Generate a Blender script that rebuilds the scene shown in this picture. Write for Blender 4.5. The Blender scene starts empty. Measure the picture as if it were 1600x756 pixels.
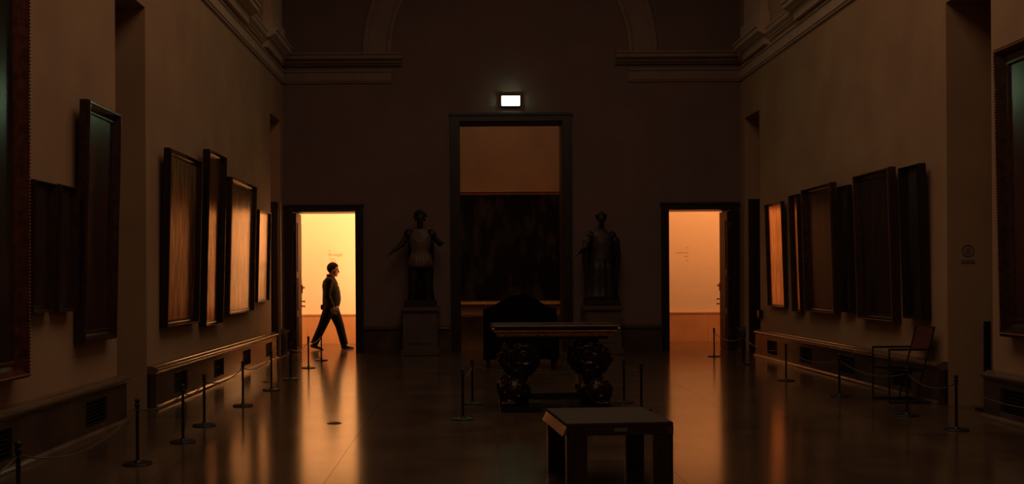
import bpy, bmesh, math, random
from mathutils import Vector, Matrix
random.seed(7)
PI = math.pi
R = math.radians
sc = bpy.context.scene
col = sc.collection

# ------------------------------------------------------------------ constants measured from the photograph
F = 1600.0                 # focal length in pixels of the 1600 px frame
VX, VY, H = 729.0, 434.0, 1.48
WL, WR = -3.645, 5.475     # side walls
YB, YB2 = 20.38, 21.0      # back wall, near and far face
YN = -4.0                  # near end of the hall
CX = (WL + WR) / 2
ZC = 9.2                   # ceiling

# ------------------------------------------------------------------ camera
cam = bpy.data.cameras.new('camera')
cam.sensor_width = 36; cam.lens = 36 * F / 1600
cam.shift_x = (800 - VX) / 1600; cam.shift_y = (VY - 378) / 1600
cam.clip_end = 200
co = bpy.data.objects.new('camera', cam); col.objects.link(co)
co.location = (0, 0, H); co.rotation_euler = (R(90), R(0.34), 0)
sc.camera = co

# ------------------------------------------------------------------ world, lights, exposure
w = bpy.data.worlds.new('world'); sc.world = w; w.use_nodes = True
w.node_tree.nodes['Background'].inputs[0].default_value = (.02, .02, .03, 1)
w.node_tree.nodes['Background'].inputs[1].default_value = .2
sc.view_settings.view_transform = 'Standard'
sc.view_settings.look = 'None'
sc.view_settings.gamma = 1
sc.view_settings.exposure = 0
sc.view_settings.use_curve_mapping = False

def area(name, loc, size, power, color, rot=(0, 0, 0), spread=180):
    l = bpy.data.lights.new(name, 'AREA'); l.shape = 'RECTANGLE'
    l.size, l.size_y = size; l.energy = power; l.color = color; l.spread = R(spread)
    o = bpy.data.objects.new(name, l); col.objects.link(o); o.location = loc; o.rotation_euler = rot
    return o
# last dusk light through the laylight of the hall ceiling, and of the next hall
area('laylight_main', (CX, 8.0, ZC - .05), (4.2, 14.0), 185, (1.0, .67, .42))
area('laylight_next', (.9, 25.4, ZC - .05), (3.0, 2.6), 36, (1.0, .68, .42))
# ceiling strips of the two side cabinets, plus unseen fill panels added
CL = (1.0, .45, .16); CR = (1.0, .37, .115)
area('cabinet_lamp_left', (-3.6, 21.7, 5.6), (5.5, .7), 200, CL)
area('cabinet_wash_fill_left', (-3.9, 21.04, 3.7), (4.4, 1.3), 100, CL, (R(62), 0, 0))  # unseen fill panel, added to even out the wall brightness
area('cabinet_side_fill_left', (-1.74, 22.3, 2.2), (3.0, 2.0), 75, CL, (0, R(90), 0))  # unseen side fill, added to brighten the left cabinet wall
area('cabinet_lamp_right', (5.6, 21.7, 5.6), (5.5, .7), 105, CR)
area('cabinet_wash_fill_right', (5.6, 21.04, 3.7), (4.4, 1.3), 62, CR, (R(62), 0, 0))  # added fill like the left one, hidden above the doorway

# ------------------------------------------------------------------ materials
def mat(name, c1, c2=None, rough=.6, metal=0, scale=4, bump=0, ior=1.5, coat=0, emit=None, estr=0, detail=6, stretch=(1, 1, 1), rvar=0, objrand=0, contrast=(.35, .65)):
    m = bpy.data.materials.new(name); m.use_nodes = True
    nt = m.node_tree; N = nt.nodes; L = nt.links
    b = N['Principled BSDF']
    b.inputs['Roughness'].default_value = rough
    b.inputs['Metallic'].default_value = metal
    b.inputs['IOR'].default_value = ior
    b.inputs['Coat Weight'].default_value = coat
    b.inputs['Base Color'].default_value = (*c1, 1)
    if c2 is not None or bump or rvar:
        tc = N.new('ShaderNodeTexCoord'); mp = N.new('ShaderNodeMapping'); mp.inputs['Scale'].default_value = stretch
        L.new(tc.outputs['Object'], mp.inputs['Vector'])
        vec = mp.outputs['Vector']
        if objrand:
            oi = N.new('ShaderNodeObjectInfo'); va = N.new('ShaderNodeVectorMath'); va.operation = 'ADD'
            ms = N.new('ShaderNodeMath'); ms.operation = 'MULTIPLY'; ms.inputs[1].default_value = 53
            L.new(oi.outputs['Random'], ms.inputs[0]); L.new(vec, va.inputs[0]); L.new(ms.outputs[0], va.inputs[1]); vec = va.outputs[0]
        n = N.new('ShaderNodeTexNoise'); n.inputs['Scale'].default_value = scale; n.inputs['Detail'].default_value = detail
        L.new(vec, n.inputs['Vector'])
        if c2 is not None:
            cr = N.new('ShaderNodeValToRGB')
            cr.color_ramp.elements[0].position = contrast[0]; cr.color_ramp.elements[1].position = contrast[1]
            cr.color_ramp.elements[0].color = (*c1, 1); cr.color_ramp.elements[1].color = (*c2, 1)
            L.new(n.outputs['Fac'], cr.inputs['Fac']); L.new(cr.outputs['Color'], b.inputs['Base Color'])
        if bump:
            bp = N.new('ShaderNodeBump'); bp.inputs['Strength'].default_value = bump; bp.inputs['Distance'].default_value = .01
            L.new(n.outputs['Fac'], bp.inputs['Height']); L.new(bp.outputs['Normal'], b.inputs['Normal'])
        if rvar:
            mr = N.new('ShaderNodeMapRange'); mr.inputs['To Min'].default_value = rough; mr.inputs['To Max'].default_value = rough + rvar
            L.new(n.outputs['Fac'], mr.inputs['Value']); L.new(mr.outputs['Result'], b.inputs['Roughness'])
    if emit:
        b.inputs['Emission Color'].default_value = (*emit, 1); b.inputs['Emission Strength'].default_value = estr
    return m

M = {}
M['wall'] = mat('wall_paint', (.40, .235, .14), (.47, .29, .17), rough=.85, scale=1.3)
M['wall_end_dim'] = mat('wall_paint_end_dim', (.17, .11, .105), (.20, .125, .115), rough=.85, scale=1.3)  # side wall paint darkened: the end wall's weaker light is in the colour
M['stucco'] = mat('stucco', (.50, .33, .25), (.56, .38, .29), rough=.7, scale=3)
M['stucco_end_dim'] = mat('stucco_end_dim', (.22, .15, .125), (.26, .18, .145), rough=.7, scale=3)  # shaded copy of the stucco, dimness of the end wall painted in
M['ceiling'] = mat('ceiling_plaster', (.10, .08, .07), (.14, .11, .09), rough=.9)
M['cab'] = mat('cabinet_wall_paint', (.80, .72, .62), (.84, .76, .66), rough=.8, scale=.8)
M['cabdado'] = mat('cabinet_dado_stone', (.50, .28, .15), (.58, .33, .18), rough=.35, scale=2)
M['floor'] = mat('polished_stone_floor', (.070, .044, .030), (.11, .070, .045), rough=.13, scale=2.2, rvar=.05, objrand=1, ior=1.5)
M['joint'] = mat('floor_joint', (.012, .008, .006), rough=.8)
M['dado'] = mat('dark_marble', (.055, .034, .026), (.10, .06, .042), rough=.17, scale=2.5, objrand=1)
M['cap'] = mat('marble_cap', (.12, .075, .052), (.17, .105, .07), rough=.13, ior=1.8, scale=3, objrand=1)
M['wood'] = mat('dark_wood', (.012, .006, .004), (.024, .012, .008), rough=.4, scale=3, stretch=(8, 8, 1))
M['leaf'] = mat('door_wood', (.04, .012, .007), (.07, .02, .012), rough=.6, ior=1.3, scale=3, stretch=(8, 8, 1))
M['black'] = mat('black_metal', (.008, .006, .005), rough=.45)
M['void'] = mat('vent_dark', (.008, .005, .004), rough=.6)
M['brass'] = mat('brass', (.50, .30, .12), rough=.3, metal=1)
M['gold'] = mat('worn_gilding', (.75, .44, .14), (.45, .24, .08), rough=.35, metal=.25, scale=20)
M['bead'] = mat('bead_gilding', (.28, .13, .05), rough=.25, metal=.7)
M['frame'] = mat('dark_gilt_frame', (.060, .028, .016), (.030, .014, .009), rough=.27, metal=.2, scale=14)
M['framegold'] = mat('red_gilt_frame', (.17, .055, .028), (.07, .024, .013), rough=.33, metal=.4, scale=14)
M['frameblack'] = mat('ebony_frame', (.014, .008, .006), rough=.22)
M['bronze'] = mat('carved_bronze', (.018, .010, .007), (.05, .027, .015), rough=.28, metal=.6, scale=26, bump=.6)
M['statue_dark'] = mat('dark_bronze_statue', (.018, .011, .008), (.035, .02, .014), rough=.5, metal=.3, scale=9)
M['statue_pale'] = mat('weathered_armour', (.18, .12, .085), (.10, .065, .05), rough=.55, scale=9)
M['statue_pale2'] = mat('weathered_tunic', (.07, .045, .032), (.04, .026, .02), rough=.55, scale=9)
M['pedestal'] = mat('pedestal_marble', (.085, .055, .050), (.11, .07, .062), rough=.5, scale=3)
M['marble_top'] = mat('inlaid_marble', (.08, .05, .035), (.16, .09, .05), rough=.15, scale=12)
M['velvet'] = mat('black_velvet', (.004, .003, .003), (.007, .005, .004), rough=.9, ior=1.15)
M['redfab'] = mat('red_canvas', (.09, .012, .010), rough=.8)
M['cord'] = mat('grey_cord', (.10, .07, .055), rough=.4)
M['skin'] = mat('skin', (.26, .11, .065), rough=.55)
M['hair'] = mat('dark_hair', (.014, .007, .005), rough=.9, ior=1.15)
M['jacket'] = mat('dark_jacket', (.012, .009, .008), (.018, .014, .011), ior=1.2, rough=.9, scale=20)
M['trousers'] = mat('black_trousers', (.007, .006, .006), rough=.9, ior=1.2)
M['shoe'] = mat('black_leather', (.010, .007, .006), rough=.3)
M['white'] = mat('white_print', (.7, .66, .6), rough=.6)
M['ink'] = mat('wall_lettering', (.50, .34, .17), rough=.7)
M['plate'] = mat('grey_plate', (.20, .15, .12), rough=.5)
M['signface'] = mat('lit_sign', (.9, 1, .9), rough=.5, emit=(.62, 1.0, .55), estr=36)

def canvas_mat(name, c1, c2, rough=.2, ior=1.6, scale=2.5, bump=.12, metal=0, st=(3, 3, .5)):
    return mat(name, c1, c2, rough=rough, ior=ior, scale=scale, detail=8, contrast=(.4, .62), bump=bump, stretch=st, metal=metal)

# ------------------------------------------------------------------ helpers
def link(name, me, m, parent=None, loc=None):
    o = bpy.data.objects.new(name, me); col.objects.link(o)
    if m is not None:
        me.materials.append(m)
    if parent is not None: o.parent = parent
    if loc is not None: o.location = loc
    return o
def obj(name, bm, m, parent=None, loc=None, smooth=False, kind=None):
    bmesh.ops.recalc_face_normals(bm, faces=bm.faces)
    me = bpy.data.meshes.new(name); bm.to_mesh(me); bm.free()
    if smooth:
        for p in me.polygons: p.use_smooth = True
    o = link(name, me, m, parent, loc)
    if kind: o['kind'] = kind
    return o
def empty(name, loc=(0, 0, 0), rz=0, label=None, cat=None, group=None, kind=None):
    o = bpy.data.objects.new(name, None); col.objects.link(o); o.location = loc; o.rotation_euler = (0, 0, rz)
    if label: o['label'] = label
    if cat: o['category'] = cat
    if group: o['group'] = group
    if kind: o['kind'] = kind
    o.empty_display_size = .1
    return o
def tag(o, label, cat, group=None):
    o['label'] = label; o['category'] = cat
    if group: o['group'] = group
    return o
def box(bm, x0, x1, y0, y1, z0, z1):
    vs = [bm.verts.new((x, y, z)) for z in (z0, z1) for y in (y0, y1) for x in (x0, x1)]
    for f in ((0, 1, 3, 2), (4, 6, 7, 5), (0, 4, 5, 1), (2, 3, 7, 6), (0, 2, 6, 4), (1, 5, 7, 3)):
        bm.faces.new([vs[i] for i in f])
def boxes(lst):
    bm = bmesh.new()
    for b in lst: box(bm, *b)
    return bm
def bbox(x0, x1, y0, y1, z0, z1, bev=.006, seg=2):
    bm = boxes([(x0, x1, y0, y1, z0, z1)])
    bmesh.ops.bevel(bm, geom=bm.edges[:], offset=bev, segments=seg, affect='EDGES')
    return bm
def tube(bm, pts, radii, n=10, ratio=1.0, side=None):
    """closed tapered tube through pts; radius r along 'side', r*ratio across it"""
    pts = [Vector(p) for p in pts]
    if isinstance(radii, (int, float)): radii = [radii] * len(pts)
    rings = []; prev = None
    for i, p in enumerate(pts):
        a = pts[max(i - 1, 0)]; b = pts[min(i + 1, len(pts) - 1)]
        t = (b - a).normalized()
        if side is not None: s = Vector(side)
        elif prev is not None: s = prev
        else: s = Vector((0, 0, 1)) if abs(t.z) < .9 else Vector((1, 0, 0))
        s = (s - t * s.dot(t)).normalized(); prev = s
        q = t.cross(s)
        r = radii[i]; ra, rb = (r if isinstance(r, tuple) else (r, r * ratio))
        rings.append([bm.verts.new(p + s * ra * math.cos(2 * PI * k / n) + q * rb * math.sin(2 * PI * k / n)) for k in range(n)])
    for r0, r1 in zip(rings, rings[1:]):
        for k in range(n):
            bm.faces.new((r0[k], r0[(k + 1) % n], r1[(k + 1) % n], r1[k]))
    bm.faces.new(rings[0][::-1]); bm.faces.new(rings[-1])
def ball(bm, c, r, s=(1, 1, 1), u=14, v=10, rot=None):
    m = Matrix.Translation(c)
    if rot is not None: m = m @ rot
    m = m @ Matrix.Diagonal((s[0], s[1], s[2], 1))
    bmesh.ops.create_uvsphere(bm, u_segments=u, v_segments=v, radius=r, matrix=m)
def lathe(bm, prof, n=20, c=(0, 0, 0)):
    rings = []
    for r, z in prof:
        rings.append([bm.verts.new((c[0] + max(r, 1e-4) * math.cos(2 * PI * k / n), c[1] + max(r, 1e-4) * math.sin(2 * PI * k / n), c[2] + z)) for k in range(n)])
    for r0, r1 in zip(rings, rings[1:]):
        for k in range(n): bm.faces.new((r0[k], r0[(k + 1) % n], r1[(k + 1) % n], r1[k]))
    bm.faces.new(rings[0][::-1]); bm.faces.new(rings[-1])
def prism(bm, prof, y0, y1, sx=1, ox=0, axis='y'):
    """profile of (out, z); out measured from ox in direction sx; extruded along y (or x when axis='x')"""
    r = []
    for y in (y0, y1):
        r.append([bm.verts.new((ox + sx * a, y, z) if axis == 'y' else (y, ox + sx * a, z)) for a, z in prof])
    n = len(prof)
    for k in range(n): bm.faces.new((r[0][k], r[0][(k + 1) % n], r[1][(k + 1) % n], r[1][k]))
    bm.faces.new(r[0][::-1]); bm.faces.new(r[1])
def remeshed(bm, voxel, smooth=3):
    me = bpy.data.meshes.new('tmp'); bm.to_mesh(me); bm.free()
    o = bpy.data.objects.new('tmp', me); col.objects.link(o)
    md = o.modifiers.new('r', 'REMESH'); md.mode = 'VOXEL'; md.voxel_size = voxel
    if smooth:
        ms = o.modifiers.new('s', 'SMOOTH'); ms.iterations = smooth; ms.factor = .5
    dg = bpy.context.evaluated_depsgraph_get()
    out = bpy.data.meshes.new_from_object(o.evaluated_get(dg))
    bpy.data.objects.remove(o); bpy.data.meshes.remove(me)
    for p in out.polygons: p.use_smooth = True
    return out
def px(x, y, Y):
    """world x, z seen at pixel (x, y) at depth Y"""
    s = F / Y
    return (x - VX) / s, H + (VY - (y + .006 * (x - VX))) / s
def struct(o): o['kind'] = 'structure'; return o

# ------------------------------------------------------------------ floor: one base with slabs
SL = 1.3
fl = struct(obj('floor', boxes([(-9, 11, YN, 28, -.12, -.008)]), M['joint']))
slab_me = None
gap = .0025
x_edges = [WL + 9.12 / 7 * k for k in range(8)]
def slab(x0, x1, y0, y1):
    global slab_me
    wdt, dep = x1 - x0, y1 - y0
    if slab_me is None:
        bm = boxes([(-.5, .5, -.5, .5, -.02, 0)])
        me = bpy.data.meshes.new('floor_slab'); bmesh.ops.recalc_face_normals(bm, faces=bm.faces); bm.to_mesh(me); bm.free()
        me.materials.append(M['floor']); slab_me = me
    o = bpy.data.objects.new('floor_slab', slab_me); col.objects.link(o); o.parent = fl
    o.location = ((x0 + x1) / 2, (y0 + y1) / 2, 0); o.scale = (wdt - gap, dep - gap, 1)
yy = 9.59 - SL * 10
while yy < YB2 - .1:
    y1 = min(yy + SL, YB2) if yy + SL < YB2 - .2 else YB2
    for a, b in zip(x_edges, x_edges[1:]):
        slab(a, b, max(yy, YN), y1)
    yy = y1
for (a, b, c, d) in ((-7.5, -4.9, YB2, 23.4), (-4.9, -3.3, YB2, 23.4), (-3.3, -1.7, YB2, 23.4), (-1.5, 0, YB2, 24.3), (0, 1.6, YB2, 24.3), (1.6, 3.3, YB2, 24.3),
                     (-1.5, 0, 24.3, 27.5), (0, 1.6, 24.3, 27.5), (1.6, 3.3, 24.3, 27.5), (3.5, 5.0, YB2, 23.4), (5.0, 6.6, YB2, 23.4), (6.6, 9.5, YB2, 23.4),
                     (WL - 1.0, WL, 10.6, 11.7), (WL - 1.0, WL, 19.05, 20.15), (WR, WR + 1.0, 10.6, 11.7), (WR, WR + 1.0, 19.05, 20.15)):
    slab(a, b, c, d)

# ------------------------------------------------------------------ walls
OPEN = ((10.66, 11.66), (19.09, 20.10))
OZ = 4.58
def side_wall(name, x0, x1):
    L_ = []; y = YN
    for a, b in OPEN:
        L_.append((x0, x1, y, a, 0, ZC)); L_.append((x0, x1, a, b, OZ, ZC)); y = b
    L_.append((x0, x1, y, YB2, 0, ZC))
    return struct(obj(name, boxes(L_), M['wall']))
side_wall('wall_left', WL - .7, WL)
side_wall('wall_right', WR, WR + .7)
# back wall with the three doorways
DL = (-3.45, -2.20, 2.82); DC = (-.13, 1.925, 4.59); DR = (4.025, 5.26, 2.82)
bw = []
xs = WL
for (a, b, z) in (DL, DC, DR):
    bw.append((xs, a, YB, YB2, 0, ZC)); bw.append((a, b, YB, YB2, z, ZC)); xs = b
bw.append((xs, WR, YB, YB2, 0, ZC))
struct(obj('wall_back', boxes(bw), M['wall_end_dim']))
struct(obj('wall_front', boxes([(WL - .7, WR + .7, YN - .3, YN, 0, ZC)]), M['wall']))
struct(obj('ceiling', boxes([(WL - .7, WR + .7, YN - .3, YB2, ZC, ZC + .2)]), M['ceiling']))
# side cabinets and the next hall
def rm(name, lst, m): return struct(obj(name, boxes(lst), m))
rm('wall_cabinet_left', [(-8, -1.65, 23.4, 23.6, 0, 5.8), (-8, -7.5, YB2, 23.4, 0, 5.8), (-1.7, -1.5, YB2, 23.6, 0, 5.8), (-8, WL - .7, 20.8, YB2, 0, 5.8),
                         (-7.5, -3.73, 23.38, 23.4, 0, 5.7)], M['cab'])
rm('wall_cabinet_right', [(3.5, 9.6, 23.4, 23.6, 0, 5.8), (9.5, 10, YB2, 23.4, 0, 5.8), (3.3, 3.5, YB2, 23.6, 0, 5.8), (WR + .7, 10, 20.8, YB2, 0, 5.8)], M['cab'])
rm('ceiling_cabinet_left', [(-8, -1.5, YB2, 23.6, 5.7, 5.85)], M['cab'])
rm('ceiling_cabinet_right', [(3.3, 10, YB2, 23.6, 5.7, 5.85)], M['cab'])
rm('wall_next_hall_back', [(-1.7, 3.5, 27.5, 27.7, 0, ZC)], M['wall'])
rm('wall_next_hall_left', [(-1.75, -1.55, 23.6, 27.7, 0, ZC), (-1.75, -1.55, YB2, 23.6, 5.8, ZC)], M['wall'])
rm('wall_next_hall_right', [(3.35, 3.55, 23.6, 27.7, 0, ZC), (3.35, 3.55, YB2, 23.6, 5.8, ZC)], M['wall'])
rm('ceiling_next_hall', [(-1.75, 3.55, YB2, 27.7, ZC, ZC + .2)], M['ceiling'])
# cabinet dados: stone slabs with a cap
def cab_dado(name, x0, x1, y, n):
    root = struct(obj(name, boxes([(x0, x1, y - .03, y, 0, .66)]), M['cabdado']))
    for k in range(n):
        a = x0 + (x1 - x0) * k / n; b = x0 + (x1 - x0) * (k + 1) / n
        obj('stone_panel', boxes([(a + .002, b - .002, y - .05, y - .03, 0, .64)]), M['cabdado'], root)
    obj('cap', boxes([(x0, x1, y - .065, y - .0, .64, .67)]), M['cabdado'], root)
cab_dado('baseboard_cabinet_left', -7.5, -1.7, 23.38, 3)
cab_dado('baseboard_cabinet_right', 3.5, 9.5, 23.4, 3)
def nh():
    root = struct(obj('baseboard_next_hall', boxes([(-1.55, 3.35, 27.42, 27.5, 0, .42)]), M['dado']))
    obj('cap', boxes([(-1.55, 3.35, 27.38, 27.5, .42, .48)]), M['cap'], root)
nh()
# closets behind the side openings: closed dark doors
def side_door(name, sx, wx, y0, y1):
    root = empty(name, (wx + sx * .62, y0, 0), kind='structure')
    wd = (y1 - y0) / 2
    for k in range(2):
        a, b = k * wd + .01, (k + 1) * wd - .01
        lf = obj('door_leaf', boxes([(-.03, .03, a, b, .01, OZ - .02)]), M['wood'], root)
        for (z0, z1) in ((.2, 1.1), (1.3, 2.8), (3.0, 4.3)):
            obj('door_panel', bbox(-.045, .045, a + .08, b - .08, z0, z1, .01), M['wood'], lf)
side_door('door_4', -1, WL, *OPEN[0]); side_door('door_5', 1, WR, *OPEN[0])
# leaf standing open in the far side openings, its edge at the wall face
for sx, wx, nm in ((-1, WL, 'door_6'), (1, WR, 'door_7')):
    root = empty(nm, (wx + sx * .02, 19.92, 0), kind='structure')
    lf = obj('door_leaf', bbox(*sorted((0, sx * .66)), -.03, .03, .005, 2.98, .004), M['wood'], root)
    for z0, z1 in ((.2, .9), (1.0, 1.9), (2.0, 2.8)):
        obj('door_panel', bbox(*sorted((sx * .1, sx * .56)), -.042, .042, z0, z1, .012), M['wood'], lf)
    obj('edge_bead', bbox(-.006, .006, -.012, .012, .01, 2.97, .004), M['leaf'], lf)

# ------------------------------------------------------------------ side dado (marble plinth with vents and cap)
VENT_L = (7.4, 9.5, 12.4, 14.35, 16.2, 18.05); VENT_R = (5.5, 7.7, 9.75, 12.4, 14.2, 15.95, 17.75)
CAPP = [(0, .40), (.10, .40), (.10, .405), (.108, .412), (.11, .418)] + [(.105 + .026 * math.cos(a), .444 + .026 * math.sin(a)) for a in (R(q) for q in (-70, -45, -20, 5, 25, 45, 65, 85))] + [(.085, .474), (.075, .480), (.068, .488), (.05, .492), (0, .494)]
def dado(side, sx, wx, vents):
    root = struct(obj('baseboard_' + side, boxes([tuple(sorted((wx - sx * 0, wx - sx * .03))) + (a, b, 0, .40) for a, b in ((YN, OPEN[0][0]), (OPEN[0][1], OPEN[1][0]), (OPEN[1][1], YB))]), M['void']))
    for (a, b) in ((YN, OPEN[0][0]), (OPEN[0][1], OPEN[1][0]), (OPEN[1][1], YB)):
        vs = [v for v in vents if a + .1 < v and v + .6 < b]
        cuts = [a]
        for v in vs: cuts += [v, v + .58]
        cuts.append(b)
        def bx(y0, y1, z0, z1, nm='marble_block', g=.0015):
            x = sorted((wx - sx * .03, wx - sx * .10))
            obj(nm, boxes([(x[0], x[1], y0 + g, y1 - g, z0, z1)]), M['dado'], root)
        for k in range(0, len(cuts), 2):
            y0, y1 = cuts[k], cuts[k + 1]
            n = max(1, round((y1 - y0) / 1.3))
            for j in range(n): bx(y0 + (y1 - y0) * j / n, y0 + (y1 - y0) * (j + 1) / n, .0, .40)
        for v in vs:
            bx(v, v + .58, 0, .10, 'marble_rail', 0); bx(v, v + .58, .34, .40, 'marble_rail', 0)
            gr = empty('vent_grille', (wx - sx * .075, v + .29, .22), label='dark recessed vent grille', kind=None)
            del gr['label']; gr.parent = root
            x = sorted((-.006, .006))
            for q in range(7):
                z = -.105 + q * .035
                obj('slat', boxes([(-.012, .012, -.288, .288, z - .004, z + .004)]), M['void'], gr)
            obj('frame', boxes([(-.012, .028, -.29, -.275, -.12, .12), (-.012, .028, .275, .29, -.12, .12)]), M['dado'], gr)
        # cap stones and the rounded skirting bead at the floor
        n = max(1, round((b - a) / 1.9))
        for j in range(n):
            bm = bmesh.new(); prism(bm, CAPP, a + (b - a) * j / n + .003, a + (b - a) * (j + 1) / n - .003, -sx, wx)
            obj('cap_stone', bm, M['cap'], root)
        bm = bmesh.new()
        prism(bm, [(.098, 0), (.135, 0)] + [(.098 + .037 * math.cos(R(q)), .008 + .037 * math.sin(R(q))) for q in (0, 15, 30, 45, 60, 75, 90)], a, b, -sx, wx)
        obj('skirting', bm, M['cap'], root)
dado('left', -1, WL, VENT_L); dado('right', 1, WR, VENT_R)
# back wall dado between doorways and pedestals
def back_dado():
    segs = [(-2.02, -.33), (2.12, 3.84)]
    root = struct(obj('baseboard_back', boxes([(a, b, YB - .03, YB, 0, .40) for a, b in segs]), M['void']))
    for a, b in segs:
        for j in range(2):
            obj('marble_block', boxes([(a + (b - a) * j / 2 + .0015, a + (b - a) * (j + 1) / 2 - .0015, YB - .09, YB - .03, 0, .44)]), M['dado'], root)
        bm = bmesh.new(); prism(bm, [(o_, z + .04) for o_, z in CAPP], a, b, -1, YB, 'x')
        obj('cap_stone', bm, M['dado'], root)
back_dado()

# ------------------------------------------------------------------ cornice
BAND = [(0, 5.36), (.035, 5.36), (.035, 5.385), (.055, 5.395), (.055, 5.415), (.035, 5.425), (.035, 5.565), (.06, 5.58), (.06, 5.60), (.04, 5.61), (.04, 5.625), (.02, 5.635), (0, 5.635)]
CORN = [(0, 5.70), (.06, 5.70), (.09, 5.73), (.14, 5.745), (.14, 5.77), (.20, 5.79), (.24, 5.81), (.24, 5.875), (.27, 5.885), (.27, 5.92), (.10, 5.94), (0, 5.94)]
CORNS = [(a * .5, z) for a, z in CORN]
for side, sx, wx in (('left', -1, WL), ('right', 1, WR)):
    bm = bmesh.new()
    prism(bm, BAND, YN, YB, -sx, wx); prism(bm, CORNS, YN, YB, -sx, wx)
    t = struct(obj('trim_1' if sx < 0 else 'trim_2', bm, M['stucco']))
    # ressauts: the entablature breaks forward under each pilaster
    for y0, y1 in ((18.35, 19.75), (15.2, 16.7), (11.6, 13.1), (8.1, 9.6)):
        bm = bmesh.new()
        box(bm, *sorted((wx, wx - sx * .12)), y0, y1, 5.64, 5.80)
        prism(bm, [(0, 5.80), (.16, 5.80), (.20, 5.83), (.27, 5.85), (.27, 5.92), (.30, 5.93), (.30, 5.96), (0, 5.99)], y0 - .10, y1 + .10, -sx, wx)
        obj('ressaut', bm, M['stucco'], t)
        bm = boxes([tuple(sorted((wx, wx - sx * .18))) + (y0 + .05, y1 - .05, 5.985, 6.25), tuple(sorted((wx, wx - sx * .14))) + (y0 + .15, y1 - .15, 6.25, ZC)])
        obj('pilaster', bm, M['stucco'], t)
def back_corn():
    bm = bmesh.new()
    for a, b in ((WL, -1.47), (3.25, WR)): prism(bm, BAND, a, b, -1, YB, 'x')
    for a, b in ((WL, -1.26), (2.98, WR)): prism(bm, CORN, a, b, -1, YB, 'x')
    t = struct(obj('trim_3', bm, M['stucco_end_dim']))
    bm = bmesh.new(); n = 40; cz = 5.95; cx = .885
    prof = [(2.36, 0), (2.36, .05), (2.42, .07), (2.47, .05), (2.80, .05), (2.84, .08), (2.92, .08), (2.92, 0)]
    rings = []
    for k in range(n + 1):
        a = PI * k / n
        rings.append([bm.verts.new((cx + r * math.cos(a), YB - d, cz + r * math.sin(a))) for r, d in prof])
    for r0, r1 in zip(rings, rings[1:]):
        for k in range(len(prof)): bm.faces.new((r0[k], r0[(k + 1) % len(prof)], r1[(k + 1) % len(prof)], r1[k]))
    struct(obj('trim_4', bm, M['stucco_end_dim']))
back_corn()

# ------------------------------------------------------------------ doorways in the back wall
def door_frame(name, x0, x1, z, wl, wr, wt):
    root = empty(name, ((x0 + x1) / 2, YB, 0), kind='structure'); cx = (x0 + x1) / 2
    for nm, a, b in (('jamb_casing', x0 - wl, x0), ('jamb_casing', x1, x1 + wr)):
        bm = boxes([(a - cx, b - cx, -.05, 0, 0, z), (a - cx + (.0 if a < cx else (b - a) * .72), a - cx + (b - a) * (.28 if a < cx else 1), -.075, -.05, 0, z)])
        obj(nm, bm, M['wood'], root)
    obj('head_casing', boxes([(x0 - wl - cx, x1 + wr - cx, -.05, 0, z, z + wt), (x0 - wl - .02 - cx, x1 + wr + .02 - cx, -.085, 0, z + wt * .7, z + wt)]), M['wood'], root)
    t = .012
    obj('reveal_lining', boxes([(x0 - cx - .001, x0 - cx + t, 0, .62, 0, z), (x1 - cx - t, x1 - cx + .001, 0, .62, 0, z), (x0 - cx, x1 - cx, 0, .62, z - t, z + .001)]), M['wood'], root)
    return root
d1 = door_frame('door_1', *DL, .15, .15, .13)
door_frame('door_2', *DC, .18, .18, .16)
d3 = door_frame('door_3', *DR, .15, .15, .13)
def leaf(root, hx, sx, z):
    """leaf folded back against the outer reveal, hx = local x of the reveal, sx = direction into the opening"""
    x = sorted((hx + sx * .02, hx + sx * .065))
    lf = obj('door_leaf', boxes([(x[0], x[1], .02, .63, .01, z - .03)]), M['leaf'], root)
    for z0, z1 in ((.12, .72), (.84, 1.5), (1.62, 2.6)):
        obj('door_panel', bbox(hx + sx * .07 - .012, hx + sx * .07 + .012, .10, .55, z0, z1, .008), M['leaf'], lf)
    for zh in (.35, 1.45, 2.5):
        bm = bmesh.new(); tube(bm, [(hx + sx * .02, .012, zh - .06), (hx + sx * .02, .012, zh + .06)], .011, 8); obj('hinge', bm, M['brass'], lf)
    bm = bmesh.new()
    tube(bm, [(hx + sx * .06, .56, 1.30), (hx + sx * .12, .56, 1.30), (hx + sx * .125, .50, 1.295), (hx + sx * .125, .46, 1.29)], [.013, .012, .012, .010], 8)
    ball(bm, (hx + sx * .12, .56, 1.30), .024)
    obj('handle', bm, M['brass'], lf, smooth=True)
    bm = bmesh.new(); lathe(bm, [(.02, -.09), (.026, -.08), (.026, .08), (.02, .09)], 8, (hx + sx * .075, .56, 1.27)); obj('handle_plate', bm, M['brass'], lf)
    for zk in (1.02, .92):
        bm = bmesh.new(); tube(bm, [(hx + sx * .06, .57, zk), (hx + sx * .13, .57, zk)], [.012, .016], 8); ball(bm, (hx + sx * .13, .57, zk), .02); obj('bolt_knob', bm, M['brass'], lf, smooth=True)
leaf(d1, DL[0] - (DL[0] + DL[1]) / 2, 1, DL[2]); leaf(d3, DR[1] - (DR[0] + DR[1]) / 2, -1, DR[2])

# ------------------------------------------------------------------ exit sign
sx_, sz_ = px(799.5, 157.5, YB - .06)
t = empty('exit_sign', (sx_, YB, sz_), label='small glowing greenish white exit sign above the tall central doorway', cat='sign')
obj('housing', bbox(-.195, .195, -.07, 0, -.11, .11, .008), M['black'], t)
obj('lit_panel', bbox(-.18, .18, -.082, -.068, -.095, .095, .006), M['signface'], t)

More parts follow.
